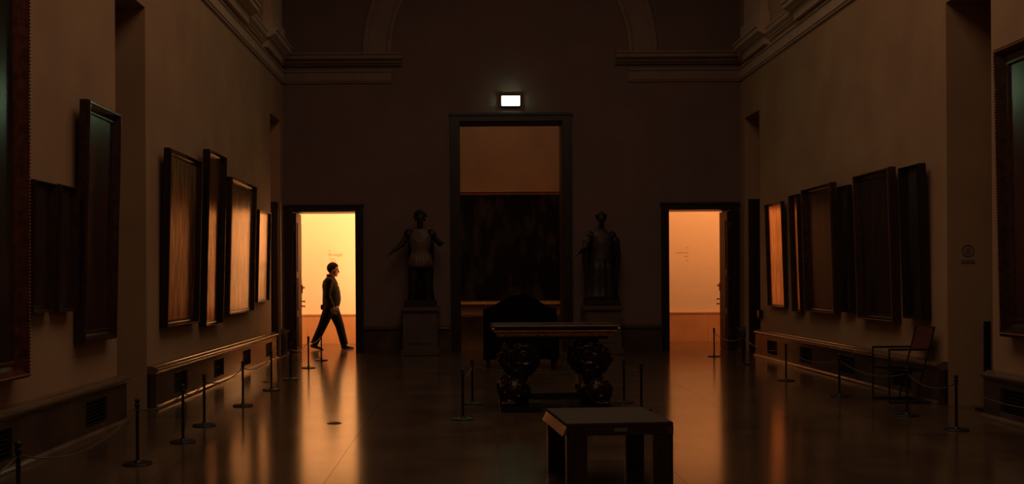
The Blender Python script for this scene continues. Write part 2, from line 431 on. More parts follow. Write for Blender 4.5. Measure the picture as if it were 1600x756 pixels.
# ------------------------------------------------------------------ wall lettering in the cabinets
def letters(name, x, y, Y, size, s, lab):
    X, Z = px(x, y, Y)
    cu = bpy.data.curves.new(name, 'FONT'); cu.body = s; cu.size = size; cu.extrude = .002; cu.resolution_u = 2
    o = bpy.data.objects.new(name, cu); col.objects.link(o)
    dg = bpy.context.evaluated_depsgraph_get()
    me = bpy.data.meshes.new_from_object(o.evaluated_get(dg)); bpy.data.objects.remove(o)
    o = link(name, me, M['ink']); o.location = (X, Y - .001, Z); o.rotation_euler = (R(90), 0, 0)
    return tag(o, lab, 'lettering')
letters('wall_lettering', 513.5, 400, 23.4, .105, 'Bruegel', 'faint ochre wall lettering above the walking man, in the left lit room')
def lines(name, L_, Y, lab):
    root = empty(name, (px(L_[0][0], L_[0][2], Y)[0], Y, px(L_[0][0], L_[0][2], Y)[1]), label=lab, cat='lettering'); ox, oy, oz = root.location
    for x0, x1, y in L_:
        bm = bmesh.new()
        a, z = px(x0, y, Y); b, _ = px(x1, y, Y)
        u = a
        while u < b:
            wd = random.uniform(.018, .03); h = random.uniform(.008, .014)
            box(bm, u - ox, min(u + wd, b) - ox, -.003, 0, z - h - oz, z + h - oz); u += wd + .012
        obj('text_line', bm, M['ink'], root, kind='stuff')
    return root
lines('wall_caption', [(513, 517, 391.5), (514, 524, 404.5), (516, 526, 408.3)], 23.4, 'two tiny lines of faint caption print just over the man\'s head')
lines('wall_caption', [(1073, 1075, 387), (1057, 1075, 395), (1069, 1076, 400.5), (1072.5, 1075.5, 407)], 23.4, 'small faint caption print on the orange wall seen through the right doorway')

# ------------------------------------------------------------------ paintings on the side walls
def frame_bm(w_, h_, prof):
    """mitred frame; prof = (inset from outer edge, height above wall); x = across, z = up, -y = towards viewer"""
    bm = bmesh.new(); rings = []
    for (ins, d) in prof:
        a, b = w_ / 2 - ins, h_ / 2 - ins
        rings.append([bm.verts.new(p) for p in ((-a, -d, -b), (a, -d, -b), (a, -d, b), (-a, -d, b))])
    n = len(prof)
    for i in range(n):
        r0, r1 = rings[i], rings[(i + 1) % n]
        for k in range(4): bm.faces.new((r0[k], r0[(k + 1) % 4], r1[(k + 1) % 4], r1[k]))
    return bm
def painting(name, side, Y0, Y1, zb, zt, depth, fw, lab, cm, fm='frame', lean=2.0, bead=0, group=None, wallx=None, cat='painting', facing=None):
    w_ = Y1 - Y0; h_ = zt - zb
    root = empty(name, label=lab, cat=cat, group=group)
    if facing == 'back':
        root.location = ((Y0 + Y1) / 2, wallx, zb); root.rotation_euler = (0, 0, 0)
    else:
        wx = WL if side < 0 else WR
        root.location = (wx, (Y0 + Y1) / 2, zb)
        root.rotation_euler = (0, 0, R(90) if side < 0 else R(-90))
    d = depth
    root.rotation_euler[0] = R(lean)     # top leans out from the wall
    prof = [(0, .012), (0, d * .75), (.006, d * .92), (fw * .12, d), (fw * .24, d), (fw * .32, d * .86), (fw * .5, d * .62), (fw * .72, d * .52), (fw * .78, d * .60), (fw * .9, d * .60), (fw, d * .44), (fw, .012)]
    fr = obj('frame', frame_bm(w_, h_, prof), M[fm], root, (0, 0, h_ / 2))
    cv = obj('canvas', boxes([(-w_ / 2 + fw - .005, w_ / 2 - fw + .005, -d * .46, -.014, fw - .005, h_ - fw + .005)]), cm, root)
    if bead:
        bm = bmesh.new(); r = bead; step = r * 2.3
        def bd(x, z):
            mtx = Matrix.Translation((x, -d - r * .3, z)); bmesh.ops.create_icosphere(bm, subdivisions=1, radius=r, matrix=mtx)
        n = int(w_ / step)
        for k in range(n + 1):
            x = -w_ / 2 + fw * .18 + (w_ - fw * .36) * k / n
            bd(x, fw * .18); bd(x, h_ - fw * .18)
        n = int(h_ / step)
        for k in range(1, n):
            z = fw * .18 + (h_ - fw * .36) * k / n
            bd(-w_ / 2 + fw * .18, z); bd(w_ / 2 - fw * .18, z)
        obj('beading', bm, M['bead'], fr, (0, 0, -h_ / 2), smooth=True, kind='stuff')
    return root
def from_px(side, xa, xb, yt, yb, depth):
    X = abs(WL if side < 0 else WR) - depth
    Ya, Yb = sorted((X * F / abs(xa - VX), X * F / abs(xb - VX)))
    xm = (xa + xb) / 2; s = abs(xm - VX) / X
    cor = .006 * (xm - VX)
    return Ya, Yb, H + (VY - yb - cor) / s, H + (VY - yt - cor) / s
c_dark = canvas_mat('old_dark_panel_painting', (.012, .009, .009), (.040, .024, .018))
c_brown_gleam = canvas_mat('brown_gleam_painting', (.25, .11, .04), (.85, .42, .17), rough=.31, ior=1.9, metal=.9, bump=.2, st=(9, 9, .8))  # brown metallic colour stands in for the faint doorway reflection
c_gold_gleam = canvas_mat('golden_gleam_painting', (.14, .07, .028), (.62, .34, .13), rough=.24, ior=1.75, metal=.55, bump=.2, st=(9, 9, .8))  # golden tone and metal strengthen the lit doorway's reflection
c_ochre_gleam = canvas_mat('ochre_gleam_painting', (.45, .24, .11), (.98, .58, .30), rough=.19, ior=2.0, metal=1, bump=.2, st=(9, 9, .8))  # orange doorway reflection put into the base colour and metal
c_red = canvas_mat('red_toned_painting', (.015, .010, .010), (.055, .014, .012), rough=.22, scale=1.6)
c_redb = canvas_mat('brown_red_painting', (.014, .008, .008), (.07, .028, .022), rough=.25, ior=1.7, scale=1.6)
c_blue = canvas_mat('cool_dark_painting', (.010, .010, .012), (.030, .025, .026), rough=.24)
G = 'paintings along the left wall'; GR = 'paintings along the right wall'
P = [
 (-1, (47, -180, None, None), .14, .15, 'framegold', 0.012, c_blue, 'huge reddish gilt framed painting cut off by the left edge of the picture'),
 (-1, (52, 86, 283, 489), .09, .06, 'frame', 0, c_dark, 'small narrow dark painting just right of the huge one at the left edge'),
 (-1, (92, 120, 290, 487), .09, .06, 'frame', 0, c_dark, 'second narrow dark painting, beside the tall one before the left wall opening'),
 (-1, (132, 183, 166, 533), .11, .12, 'frame', 0, c_red, 'tall leaning dark framed painting with a faint red streak, nearest the left wall opening'),
 (-1, (261, 311, 241, 508), .10, .085, 'frameblack', .009, c_brown_gleam, 'wide black framed painting, first beyond the left wall opening, dim brown glow'),
 (-1, (322, 349, 239, 508), .11, .075, 'frameblack', 0, c_ochre_gleam, 'very narrow tall black framed painting with deep frame on the left wall'),
 (-1, (358, 397, 284, 489), .10, .065, 'frame', .010, c_gold_gleam, 'painting with golden doorway reflection and beaded frame, second from the left lit doorway'),
 (-1, (403, 421, 330, 471), .08, .05, 'frame', 0, c_gold_gleam, 'smallest painting with golden doorway reflection on the left wall, nearest the left lit doorway'),
 (1, (1199, 1225, 317, 479), .08, .04, 'frame', 0, c_ochre_gleam, 'small painting with bright orange doorway reflection on the right wall nearest the right doorway'),
 (1, (1237, 1250, 304, 487), .09, .045, 'frame', 0, c_ochre_gleam, 'very narrow painting with one thin orange gleam on the right wall'),
 (1, (1257, 1303, 290, 489), .11, .09, 'frame', .009, c_redb, 'third painting from the right doorway, dim brownish red sheen'),
 (1, (1313, 1329, 290, 488), .09, .045, 'frameblack', 0, c_dark, 'narrow black painting between the two wide ones on the right wall'),
 (1, (1339, 1395, 267, 501), .11, .10, 'frame', .009, c_dark, 'widest dark painting in the right wall row, above the folding armchair'),
 (1, (1410, 1440, 258, 498), .12, .07, 'frameblack', 0, c_blue, 'last dark upright painting before the right wall opening'),
 (1, (1560, 1800, 50, 522), .13, .20, 'frame', .012, c_red, 'huge dark framed painting cut off by the right edge with green and red gleams'),
]
for side, (xa, xb, yt, yb), dp, fw, fm, bd, cm, lab in P:
    if yt is None:
        Y1 = (abs(WL) - dp) * F / (VX - 47); Y0 = 5.9; zb, zt = .70, 4.25
    else:
        Y0, Y1, zb, zt = from_px(side, xa, xb, yt, yb, dp)
        if xb > 1700:
            Y1 = (WR - dp) * F / (1560 - VX); Y0 = 7.3; zb = .86; zt = H + (VY - 78 - 5) / (F / Y1)
    painting('framed_painting', side, Y0, Y1, zb, zt, dp, fw, lab, cm, fm, lean=.3 if yt is None else (1.0 if xb > 1700 else 1.6), bead=bd, group=G if side < 0 else GR)

# big group painting in the next hall, dim figures in dark clothes
mg = mat('group_portrait', (.0025, .0018, .0016), (.085, .06, .048), rough=.55, ior=1.3, scale=3.2, stretch=(1, 1, .4), detail=5, contrast=(.50, .78))
p = painting('framed_painting', 0, -1.25, 3.05, 0.76, 3.79, .22, .10, 'huge dark painting in the next room, seen through the tall central doorway', mg, 'gold', lean=1.0, facing='back', wallx=27.5)

# ------------------------------------------------------------------ people
def figure(bm, J, rad, n=12):
    """limbs as tapered tubes, joints rounded"""
    for pts, rr in rad:
        P_ = [J[k] if isinstance(k, str) else k for k in pts]
        tube(bm, P_, rr, n)
        for p_, r_ in zip(P_, rr):
            if not isinstance(r_, tuple): ball(bm, p_, r_ * .99, u=12, v=8)
def torso(bm, rows, n=20):
    """rows: (u, v, z, half depth, half width)"""
    rings = []
    for u, v, z, a, b in rows:
        rings.append([bm.verts.new((u + a * math.cos(2 * PI * k / n), v + b * math.sin(2 * PI * k / n), z)) for k in range(n)])
    for r0, r1 in zip(rings, rings[1:]):
        for k in range(n): bm.faces.new((r0[k], r0[(k + 1) % n], r1[(k + 1) % n], r1[k]))
    bm.faces.new(rings[0][::-1]); bm.faces.new(rings[-1])
def head(bm, c, s=1.0, pitch=0):
    """head facing +x; c = centre"""
    T = Matrix.Translation(c) @ Matrix.Rotation(R(pitch), 4, 'Y') @ Matrix.Diagonal((s, s, s, 1))
    def e(p, r, sc_): bmesh.ops.create_uvsphere(bm, u_segments=18, v_segments=12, radius=r, matrix=T @ Matrix.Translation(p) @ Matrix.Diagonal((*sc_, 1)))
    e((-.012, 0, .035), .094, (1.04, .82, .92))        # skull
    e((.035, 0, -.040), .062, (.85, .86, 1.15))        # face
    e((.060, 0, -.098), .026, (1, 1.1, .8))            # chin
    e((.030, 0, -.085), .045, (1, 1.05, .7))           # jaw
    e((.075, 0, .030), .030, (.6, 1.7, .5))            # brow
    tube(bm, [T @ Vector(q) for q in ((.083, 0, .020), (.097, 0, -.010), (.106, 0, -.028), (.088, 0, -.036))], [.008 * s, .010 * s, .014 * s, .010 * s], 8)
    e((.088, 0, -.062), .014, (.7, 1.5, .5))           # lips
    e((.086, 0, -.072), .013, (.7, 1.3, .45))
    for sd in (-1, 1):
        e((-.005, sd * .079, -.012), .026, (.75, .3, 1.15))   # ears
        e((.080, sd * .030, .008), .012, (.6, 1, .8))
def hand(bm, wrist, direction, palm_n, thumb_dir, s=1.0, curl=.5):
    """palm with five separate slightly curled fingers"""
    d = Vector(direction).normalized(); nrm = Vector(palm_n).normalized(); t = Vector(thumb_dir).normalized()
    w_ = Vector(wrist)
    tube(bm, [w_, w_ + d * .03 * s, w_ + d * .085 * s], [(.026 * s, .019 * s), (.036 * s, .016 * s), (.040 * s, .014 * s)], 10, side=t)
    for k, (off, ln) in enumerate(((.030, .072), (.010, .082), (-.010, .077), (-.029, .060))):
        b = w_ + d * .078 * s + t * off * s
        pts = [b]; ang = 0; dd = d.copy()
        for seg in (.45, .32, .25):
            ang += curl * .55
            dd = d * math.cos(ang) + nrm * math.sin(ang)
            pts.append(pts[-1] + dd * ln * seg * s)
        tube(bm, pts, [.0095 * s, .009 * s, .0082 * s, .0065 * s], 8)
    b = w_ + d * .03 * s + t * .03 * s
    tube(bm, [b, b + (d * .5 + t * .75 + nrm * .3) * .035 * s, b + (d * .95 + t * .75 + nrm * .5) * .062 * s], [.013 * s, .0105 * s, .0085 * s], 8)

MX, MY = (517 - VX) / (F / 21.45), 21.45
man = empty('person', (MX, MY, 0), 0, 'man in a dark jacket and black trousers walking right inside the left lit doorway', 'person')
HIPN, HIPF = Vector((.0, -.09, .92)), Vector((.0, .09, .92))
# near side (camera side, -y): trailing leg is the near one
legs = {
 'rear': [HIPN, Vector((-.165, -.10, .50)), Vector((-.345, -.10, .12))],
 'lead': [HIPF, Vector((.165, .10, .49)), Vector((.265, .10, .085))],
}
armn = [Vector((-.01, -.205, 1.43)), Vector((-.045, -.245, 1.13)), Vector((.06, -.235, .885))]
armf = [Vector((.0, .205, 1.43)), Vector((-.03, .245, 1.14)), Vector((.03, .235, .90))]
bm = bmesh.new()
torso(bm, [(0, 0, .86, .105, .15), (0, 0, .98, .12, .16), (.01, 0, 1.12, .115, .15), (.0, 0, 1.28, .12, .17), (-.01, 0, 1.40, .11, .18), (-.01, 0, 1.47, .08, .12), (.0, 0, 1.51, .055, .06)])
tube(bm, [(-.005, 0, 1.47), (.02, 0, 1.57), (.035, 0, 1.62)], [.072, .066, .066], 12)
head(bm, (.055, 0, 1.665), 1.16, 8)
for k in ('rear', 'lead'):
    a, b, c = legs[k]
    tube(bm, [a, b, c], [.08, .055, .038], 10); ball(bm, b, .054)
for a, b, c in (armn, armf):
    tube(bm, [a, b, c], [.048, .038, .028], 10); ball(bm, a, .052); ball(bm, b, .038)
hand(bm, armn[2], (.10, 0, -1), (1, .2, 0), (.6, .8, 0) if False else (1, 0, .1), 1.05, .6)
hand(bm, armf[2], (.25, 0, -1), (.2, -1, 0), (1, 0, .2), 1.05, .6)
link('body', remeshed(bm, .0065, 2), M['skin'], man)
# hair
bm = bmesh.new()
T = Matrix.Translation((.055, 0, 1.665)) @ Matrix.Rotation(R(8), 4, 'Y') @ Matrix.Diagonal((1.16, 1.16, 1.16, 1))
bmesh.ops.create_uvsphere(bm, u_segments=20, v_segments=14, radius=.104, matrix=T @ Matrix.Translation((-.016, 0, .030)) @ Matrix.Diagonal((1.06, .86, 1.02, 1)))
hm = bmesh.new()
dele = [v for v in bm.verts if (T.inverted() @ v.co).z < -.075 + max(0, (T.inverted() @ v.co).x + .04) * 1.25]
bmesh.ops.delete(bm, geom=dele, context='VERTS'); hm.free()
bmesh.ops.holes_fill(bm, edges=[e for e in bm.edges if e.is_boundary])
obj('hair', bm, M['hair'], man, smooth=True)
# jacket
bm = bmesh.new()
torso(bm, [(.005, 0, .90, .165, .19), (.005, 0, .94, .185, .20), (.015, 0, 1.05, .195, .20), (.010, 0, 1.20, .185, .205), (-.012, 0, 1.34, .172, .215), (-.02, 0, 1.43, .145, .195), (-.012, 0, 1.49, .10, .13), (.0, 0, 1.53, .080, .082)])
for a, b, c in (armn, armf):
    tube(bm, [a, (a + b) / 2, b, c], [.085, .078, .068, .050], 12); ball(bm, a, .09); ball(bm, b, .068)
jk = link('jacket', remeshed(bm, .012, 4), M['jacket'], man)
obj('collar', (lambda b_: (tube(b_, [(-.02, 0, 1.52), (-.012, 0, 1.565)], [(.080, .086), (.072, .076)], 16), b_)[1])(bmesh.new()), M['jacket'], man, smooth=True)
obj('chest_badge', bbox(.145, .162, -.11, -.06, 1.325, 1.345, .002), M['white'], man)
# belt + pouch
bm = bmesh.new(); torso(bm, [(.005, 0, .865, .165, .190), (.005, 0, .905, .170, .195)], 24); obj('belt', bm, M['shoe'], man)
obj('belt_pouch', bbox(-.205, -.14, -.10, -.03, .83, .94, .012), M['shoe'], man)
# trousers
bm = bmesh.new()
torso(bm, [(.0, 0, .72, .125, .16), (.0, 0, .82, .150, .18), (.005, 0, .92, .16, .185)])
for k in ('rear', 'lead'):
    a, b, c = legs[k]
    tube(bm, [a + Vector((0, 0, .0)), (a + b) / 2, b, (b + c) / 2, c], [.130, .115, .094, .086, .080], 14); ball(bm, b, .094)
link('trousers', remeshed(bm, .012, 3), M['trousers'], man)
# shoes
def shoe(ank, toe_dir, flat):
    bm = bmesh.new(); a = Vector(ank); d = Vector(toe_dir).normalized()
    up = Vector((0, 0, 1))
    tube(bm, [a - d * .075 + up * (-.045), a - d * .03 - up * .04, a + d * .06 - up * .045, a + d * .15 - up * .058, a + d * .20 - up * .062],
         [(.030, .030), (.045, .037), (.040, .042), (.026, .046), (.018, .032)], 12, side=(0, 0, 1))
    tube(bm, [a + up * .02, a - up * .05], [.046, .044], 12)
    return link('shoe', remeshed(bm, .008, 3), M['shoe'], man)
sA = shoe((-.345, -.10, .115), (.97, 0, -.22), 0); sB = shoe((.265, .10, .083), (1, 0, .02), 0)

# ------------------------------------------------------------------ statues on pedestals
def pedestal(x, lab):
    root = empty('statue_pedestal', (x, YB - .47, 0), label=lab, cat='pedestal', group='statue pedestals beside the central doorway')
    obj('shaft', boxes([(-.33, .33, -.31, .31, .12, .84)]), M['pedestal'], root)
    obj('plinth', bbox(-.37, .37, -.36, .36, 0, .12, .012), M['pedestal'], root)
    obj('cap', bbox(-.38, .38, -.37, .37, .84, .93, .02), M['pedestal'], root)
    obj('front_panel', bbox(-.24, .24, -.325, -.305, .22, .74, .008), M['pedestal'], root)
    return root
XS1 = px(657, 478, YB - .47)[0]; XS2 = px(940, 478, YB - .47)[0]
pedestal(XS1, 'stone pedestal between the left lit doorway and the tall central doorway')
pedestal(XS2, 'stone pedestal between the tall central doorway and the right lit doorway')
s1 = empty('armoured_statue', (XS1, YB - .47, .93), -PI / 2, 'dark statue with pale breastplate and skirt, arms out, left of central doorway', 'statue')
s2 = empty('robed_statue', (XS2, YB - .47, .93), -PI / 2, 'black cloaked statue with one arm reaching out, right of the central doorway', 'statue')
# statue 1
bm = bmesh.new()
torso(bm, [(0, 0, .80, .12, .16), (0, 0, 1.02, .11, .15), (0, 0, 1.22, .13, .19), (0, 0, 1.40, .11, .20), (0, 0, 1.48, .07, .10)])
tube(bm, [(0, 0, 1.46), (.01, 0, 1.60)], [.065, .058], 12)
head(bm, (.02, 0, 1.69), 1.22, 0)
for a, b, c, d in (((0, -.11, .86), (.04, -.13, .50), (.0, -.15, .15), (.13, -.17, .10)), ((0, .11, .86), (-.02, .13, .50), (-.06, .14, .15), (.07, .17, .10))):
    tube(bm, [a, b, c], [.10, .068, .048], 12); ball(bm, b, .068); tube(bm, [c, d], [.05, .035], 10)
ra = [(0, -.22, 1.40), (.05, -.36, 1.20), (.16, -.50, 1.08)]
la = [(0, .22, 1.40), (.0, .38, 1.22), (.22, .34, 1.24)]
for arm in (ra, la):
    tube(bm, arm, [.068, .052, .036], 12); ball(bm, arm[0], .105); ball(bm, arm[1], .060)
hand(bm, ra[2], (.3, -.6, -.4), (0, 0, -1), (1, .3, 0), 1.15, .4)
hand(bm, la[2], (.3, .8, .05), (0, 0, -1), (1, 0, 0), 1.15, .8)
link('body', remeshed(bm, .011, 2), M['statue_dark'], s1)
bm = bmesh.new()
for k in range(26):
    a = k * 2.399; zz = 1 - (k + .5) / 26 * 1.05; rr = math.sqrt(max(0, 1 - zz * zz))
    p_ = Vector((.0 + .118 * rr * math.cos(a), .106 * rr * math.sin(a), 1.735 + .12 * zz))
    if p_.x > .06 and p_.z < 1.78: continue
    ball(bm, p_, .034, u=8, v=6)
link('hair', remeshed(bm, .012, 1), M['statue_dark'], s1)
bm = bmesh.new()
torso(bm, [(0, 0, 1.0, .14, .175), (.01, 0, 1.10, .145, .18), (.015, 0, 1.24, .165, .215), (.01, 0, 1.38, .15, .225), (0, 0, 1.46, .11, .17), (0, 0, 1.50, .085, .10)])
for sd in (-1, 1): ball(bm, (.10, sd * .09, 1.30), .075, (.8, 1, .9))
br = link('breastplate', remeshed(bm, .012, 2), M['statue_pale'], s1)
sk = empty('skirt'); sk.parent = s1
for k in range(18):
    a = 2 * PI * k / 18; ca, sa = math.cos(a), math.sin(a)
    b_ = bmesh.new(); tube(b_, [(.13 * ca, .17 * sa, 1.04), (.17 * ca, .22 * sa, .90), (.20 * ca, .25 * sa, .76)], [(.012, .032), (.012, .042), (.010, .045)], 8, side=(ca, sa, 0))
    obj('skirt_strap', b_, M['statue_pale'], sk, smooth=True)
bm = bmesh.new()  # cloak hanging behind
n = 16; prev = None
rows = [(1.45, .20, -.10), (1.2, .26, -.17), (.8, .25, -.20), (.4, .23, -.20), (.10, .27, -.20)]
for z, hw, u in rows:
    r = [bm.verts.new((u - .03 + .035 * math.sin(k * 1.9), -hw + 2 * hw * k / n, z)) for k in range(n + 1)] + [bm.verts.new((u - .075 + .035 * math.sin(k * 1.9), -hw + 2 * hw * k / n, z)) for k in range(n, -1, -1)]
    if prev:
        for k in range(len(r)): bm.faces.new((prev[k], prev[(k + 1) % len(r)], r[(k + 1) % len(r)], r[k]))
    else: bm.faces.new(r)
    prev = r
bm.faces.new(prev[::-1])
obj('cloak', bm, M['statue_dark'], s1, smooth=True)
obj('plinth', bbox(-.27, .27, -.31, .31, 0, .13, .015), M['statue_dark'], s1)
# statue 2
bm = bmesh.new()
torso(bm, [(0, 0, .80, .12, .16), (0, 0, 1.02, .11, .15), (0, 0, 1.22, .13, .18), (0, 0, 1.38, .11, .19), (0, 0, 1.46, .07, .10)])
tube(bm, [(0, 0, 1.44), (.01, 0, 1.58)], [.06, .055], 12)
head(bm, (.015, 0, 1.67), 1.08, 6)
for sd in (-1, 1):
    tube(bm, [(0, sd * .1, .86), (.02, sd * .11, .48), (-.02, sd * .12, .14), (.10, sd * .15, .11)], [.10, .07, .05, .035], 12)
ra = [(0, -.21, 1.36), (.06, -.33, 1.10), (.20, -.46, 1.02)]; la = [(0, .21, 1.36), (.0, .30, 1.08), (.17, .22, .98)]
for arm in (ra, la):
    tube(bm, arm, [.066, .05, .036], 12); ball(bm, arm[0], .078); ball(bm, arm[1], .05)
hand(bm, ra[2], (.2, -.7, -.35), (0, 0, -1), (1, .3, 0), 1.1, .3)
hand(bm, la[2], (.6, -.5, 0), (0, -1, 0), (0, 0, 1), 1.1, .7)
link('body', remeshed(bm, .011, 2), M['statue_dark'], s2)
bm = bmesh.new(); ball(bm, (-.01, 0, 1.71), .115, (1.0, .9, .95), 18, 12)
for k in range(14):
    a = 2 * PI * k / 14; ball(bm, (.0 + .115 * math.cos(a), .10 * math.sin(a), 1.745), .022, u=8, v=6)
dele = [v for v in bm.verts if v.co.z < 1.66 + max(0, v.co.x) * 1.0]
bmesh.ops.delete(bm, geom=dele, context='VERTS'); bmesh.ops.holes_fill(bm, edges=[e for e in bm.edges if e.is_boundary])
obj('hair', bm, M['statue_dark'], s2, smooth=True)
bm = bmesh.new()
torso(bm, [(0, 0, .78, .15, .19), (.01, 0, 1.0, .135, .165), (.015, 0, 1.22, .15, .19), (.01, 0, 1.36, .135, .19), (0, 0, 1.45, .09, .11)])
link('tunic', remeshed(bm, .012, 2), M['statue_pale2'], s2)
bm = bmesh.new(); n = 40; prev = None
for z, a, b, u in ((.90, .17, .21, 0), (.7, .19, .24, 0), (.4, .20, .25, -.01), (.2, .24, .29, -.01), (.11, .27, .33, 0)):
    r = [bm.verts.new((u + (a + .018 * math.cos(9 * t_)) * math.cos(t_), (b + .018 * math.cos(9 * t_)) * math.sin(t_), z)) for t_ in (2 * PI * k / n for k in range(n))]
    if prev:
        for k in range(n): bm.faces.new((prev[k], prev[(k + 1) % n], r[(k + 1) % n], r[k]))
    else: bm.faces.new(r)
    prev = r
bm.faces.new(prev[::-1]); obj('robe', bm, M['statue_dark'], s2, smooth=True)
bm = bmesh.new()
for sd in (-1, 1):
    tube(bm, [(-.02, sd * .17, 1.42), (-.02, sd * .28, 1.25), (-.04, sd * .31, .95), (-.06, sd * .27, .6), (-.08, sd * .24, .2)], [(.05, .07), (.10, .08), (.10, .075), (.09, .07), (.10, .08)], 12, side=(1, 0, 0))
tube(bm, [(-.10, 0, 1.42), (-.17, 0, 1.1), (-.18, 0, .6), (-.18, 0, .15)], [(.05, .18), (.06, .24), (.06, .24), (.07, .26)], 14, side=(1, 0, 0))
link('cloak', remeshed(bm, .014, 4), M['statue_dark'], s2)
obj('plinth', bbox(-.28, .28, -.33, .33, 0, .12, .015), M['statue_dark'], s2)

# ------------------------------------------------------------------ central carved table
TY = 11.25
TXC = (px(868.5, 510, TY)[0])
tb = empty('carved_table', (TXC, TY + .38, 0), label='stone topped table with gilt edge on dark carved bronze supports, room centre', cat='table')
hw = .70
TZ = .955
def edge_slab(z0, z1, ins, m, nm, bev=.01):
    return obj(nm, bbox(-hw + ins, hw - ins, -.38 + ins, .38 - ins, z0, z1, bev, 3), m, tb)
edge_slab(TZ - .028, TZ, 0, M['marble_top'], 'tabletop', .009)
edge_slab(TZ - .062, TZ - .028, .018, M['frameblack'], 'edge_moulding', .008)
edge_slab(TZ - .072, TZ - .060, .01, M['gold'], 'gilt_fillet', .004)
edge_slab(TZ - .125, TZ - .072, .045, M['gold'], 'gilt_moulding', .018)
edge_slab(TZ - .16, TZ - .125, .11, M['frameblack'], 'apron', .006)
for sx in (-1, 1):
    for sy in (-1, 1):
        bm = bmesh.new(); ball(bm, (sx * (hw - .008), sy * .372, TZ - .046), .020); obj('corner_boss', bm, M['brass'], tb, smooth=True)
def volute(bm, c, r0, turns, r_t, sx, y0):
    pts = []; rr = []
    for k in range(int(turns * 14)):
        a = k / 14 * 2 * PI; r = r0 * (1 - .72 * k / (turns * 14))
        pts.append((c[0] + sx * r * math.cos(a), y0, c[1] + r * math.sin(a))); rr.append(r_t * (1 - .4 * k / (turns * 14)))
    tube(bm, pts, rr, 8)
def leafy(bm, c, rx, ry, rz, n, r):
    for k in range(n):
        z = 1 - 2 * (k + .5) / n; a = k * 2.399; q = math.sqrt(1 - z * z)
        d = Vector((q * math.cos(a), q * math.sin(a), z))
        p0 = Vector(c) + Vector((d.x * rx, d.y * ry, d.z * rz))
        tng = Vector((d.z, 0, -d.x)) if abs(d.x) + abs(d.z) > .1 else Vector((1, 0, 0))
        tng.normalize()
        tube(bm, [p0 - tng * r * 1.5, p0 + d * r * .35, p0 + tng * r * 1.3 + d * r * .5], [r * .35, r * .62, r * .2], 6)
for sx in (-1, 1):
    sp = empty('support', (sx * .395, 0, 0)); sp.parent = tb
    for sy in (-1, 1):
        bm = bmesh.new(); yo = sy * .20
        ball(bm, (sx * .0, yo, .57), .20, (1.06, .72, .98), 20, 14)
        leafy(bm, (0, yo, .57), .205, .135, .19, 60, .035)
        volute(bm, (-sx * .05, .60), .13, 1.6, .028, sx, yo + sy * .13)
        obj_ = link('carved_scroll', remeshed(bm, .010, 1), M['bronze'], sp)
        bm = bmesh.new()   # crouching creature's head at the outer side
        ball(bm, (sx * .15, yo + sy * .03, .60), .075, (1, .85, 1.1)); ball(bm, (sx * .205, yo + sy * .03, .565), .045, (1.1, .9, .8))
        ball(bm, (sx * .13, yo + sy * .08, .67), .03); tube(bm, [(sx * .16, yo, .66), (sx * .13, yo, .74)], [.03, .012], 8)
        link('creature_head', remeshed(bm, .009, 2), M['bronze'], sp)
        bm = bmesh.new()
        tube(bm, [(0, yo, .46), (sx * .0, yo, .36), (sx * .05, yo, .27)], [.13, .10, .13], 14)
        link('neck', remeshed(bm, .012, 2), M['bronze'], sp)
        bm = bmesh.new()
        ball(bm, (sx * .06, yo + sy * .02, .21), .165, (1.05, .80, .98), 20, 14)
        leafy(bm, (sx * .06, yo + sy * .02, .21), .165, .125, .155, 36, .03)
        for t_ in (-1, 0, 1): ball(bm, (sx * .12 + t_ * .05, yo + sy * .13, .085), .035, (1, 1.2, .9))
        link('paw', remeshed(bm, .010, 1), M['bronze'], sp)
    obj('base_block', bbox(-.22, .24, -.40, .40, 0, .06, .012), M['frameblack'], sp)
    obj('spine', bbox(-.10, .10, -.16, .16, .06, TZ - .15, .02), M['frameblack'], sp)
obj('stretcher', bbox(-.30, .30, -.06, .06, .10, .17, .012), M['frameblack'], tb)

# ------------------------------------------------------------------ settee with arched back in front of the central doorway
sxx = px(812, 473, 17.0)[0]
st = empty('settee', (sxx, 17.0, 0), label='black high-backed settee with arched crest in front of the central doorway', cat='settee')
bm = bmesh.new(); n = 24
def crest(u): return .96 + .24 * max(0, math.cos(u / .60 * PI / 2)) ** 1.6 if abs(u) < .6 else .96
prof = [(-.61, .12)] + [(-.61 + 1.22 * k / n, crest(-.61 + 1.22 * k / n)) for k in range(n + 1)] + [(.61, .12)]
r = [[bm.verts.new((a, y, z)) for a, z in prof] for y in (.0, .11)]
for k in range(len(prof)): bm.faces.new((r[0][k], r[0][(k + 1) % len(prof)], r[1][(k + 1) % len(prof)], r[1][k]))
bm.faces.new(r[0][::-1]); bm.faces.new(r[1]); obj('backrest', bm, M['velvet'], st)
obj('seat', bbox(-.58, .58, -.52, .0, .30, .46, .03, 3), M['velvet'], st)
for sx in (-1, 1):
    obj('armrest', bbox(sx * .545 - .065, sx * .545 + .065, -.54, 0, .14, .68, .03, 3), M['velvet'], st)
    for y in (-.48, .05):
        bm = bmesh.new(); lathe(bm, [(.022, 0), (.03, .03), (.03, .15)], 10, (sx * .54, y, 0)); obj('leg', bm, M['wood'], st)

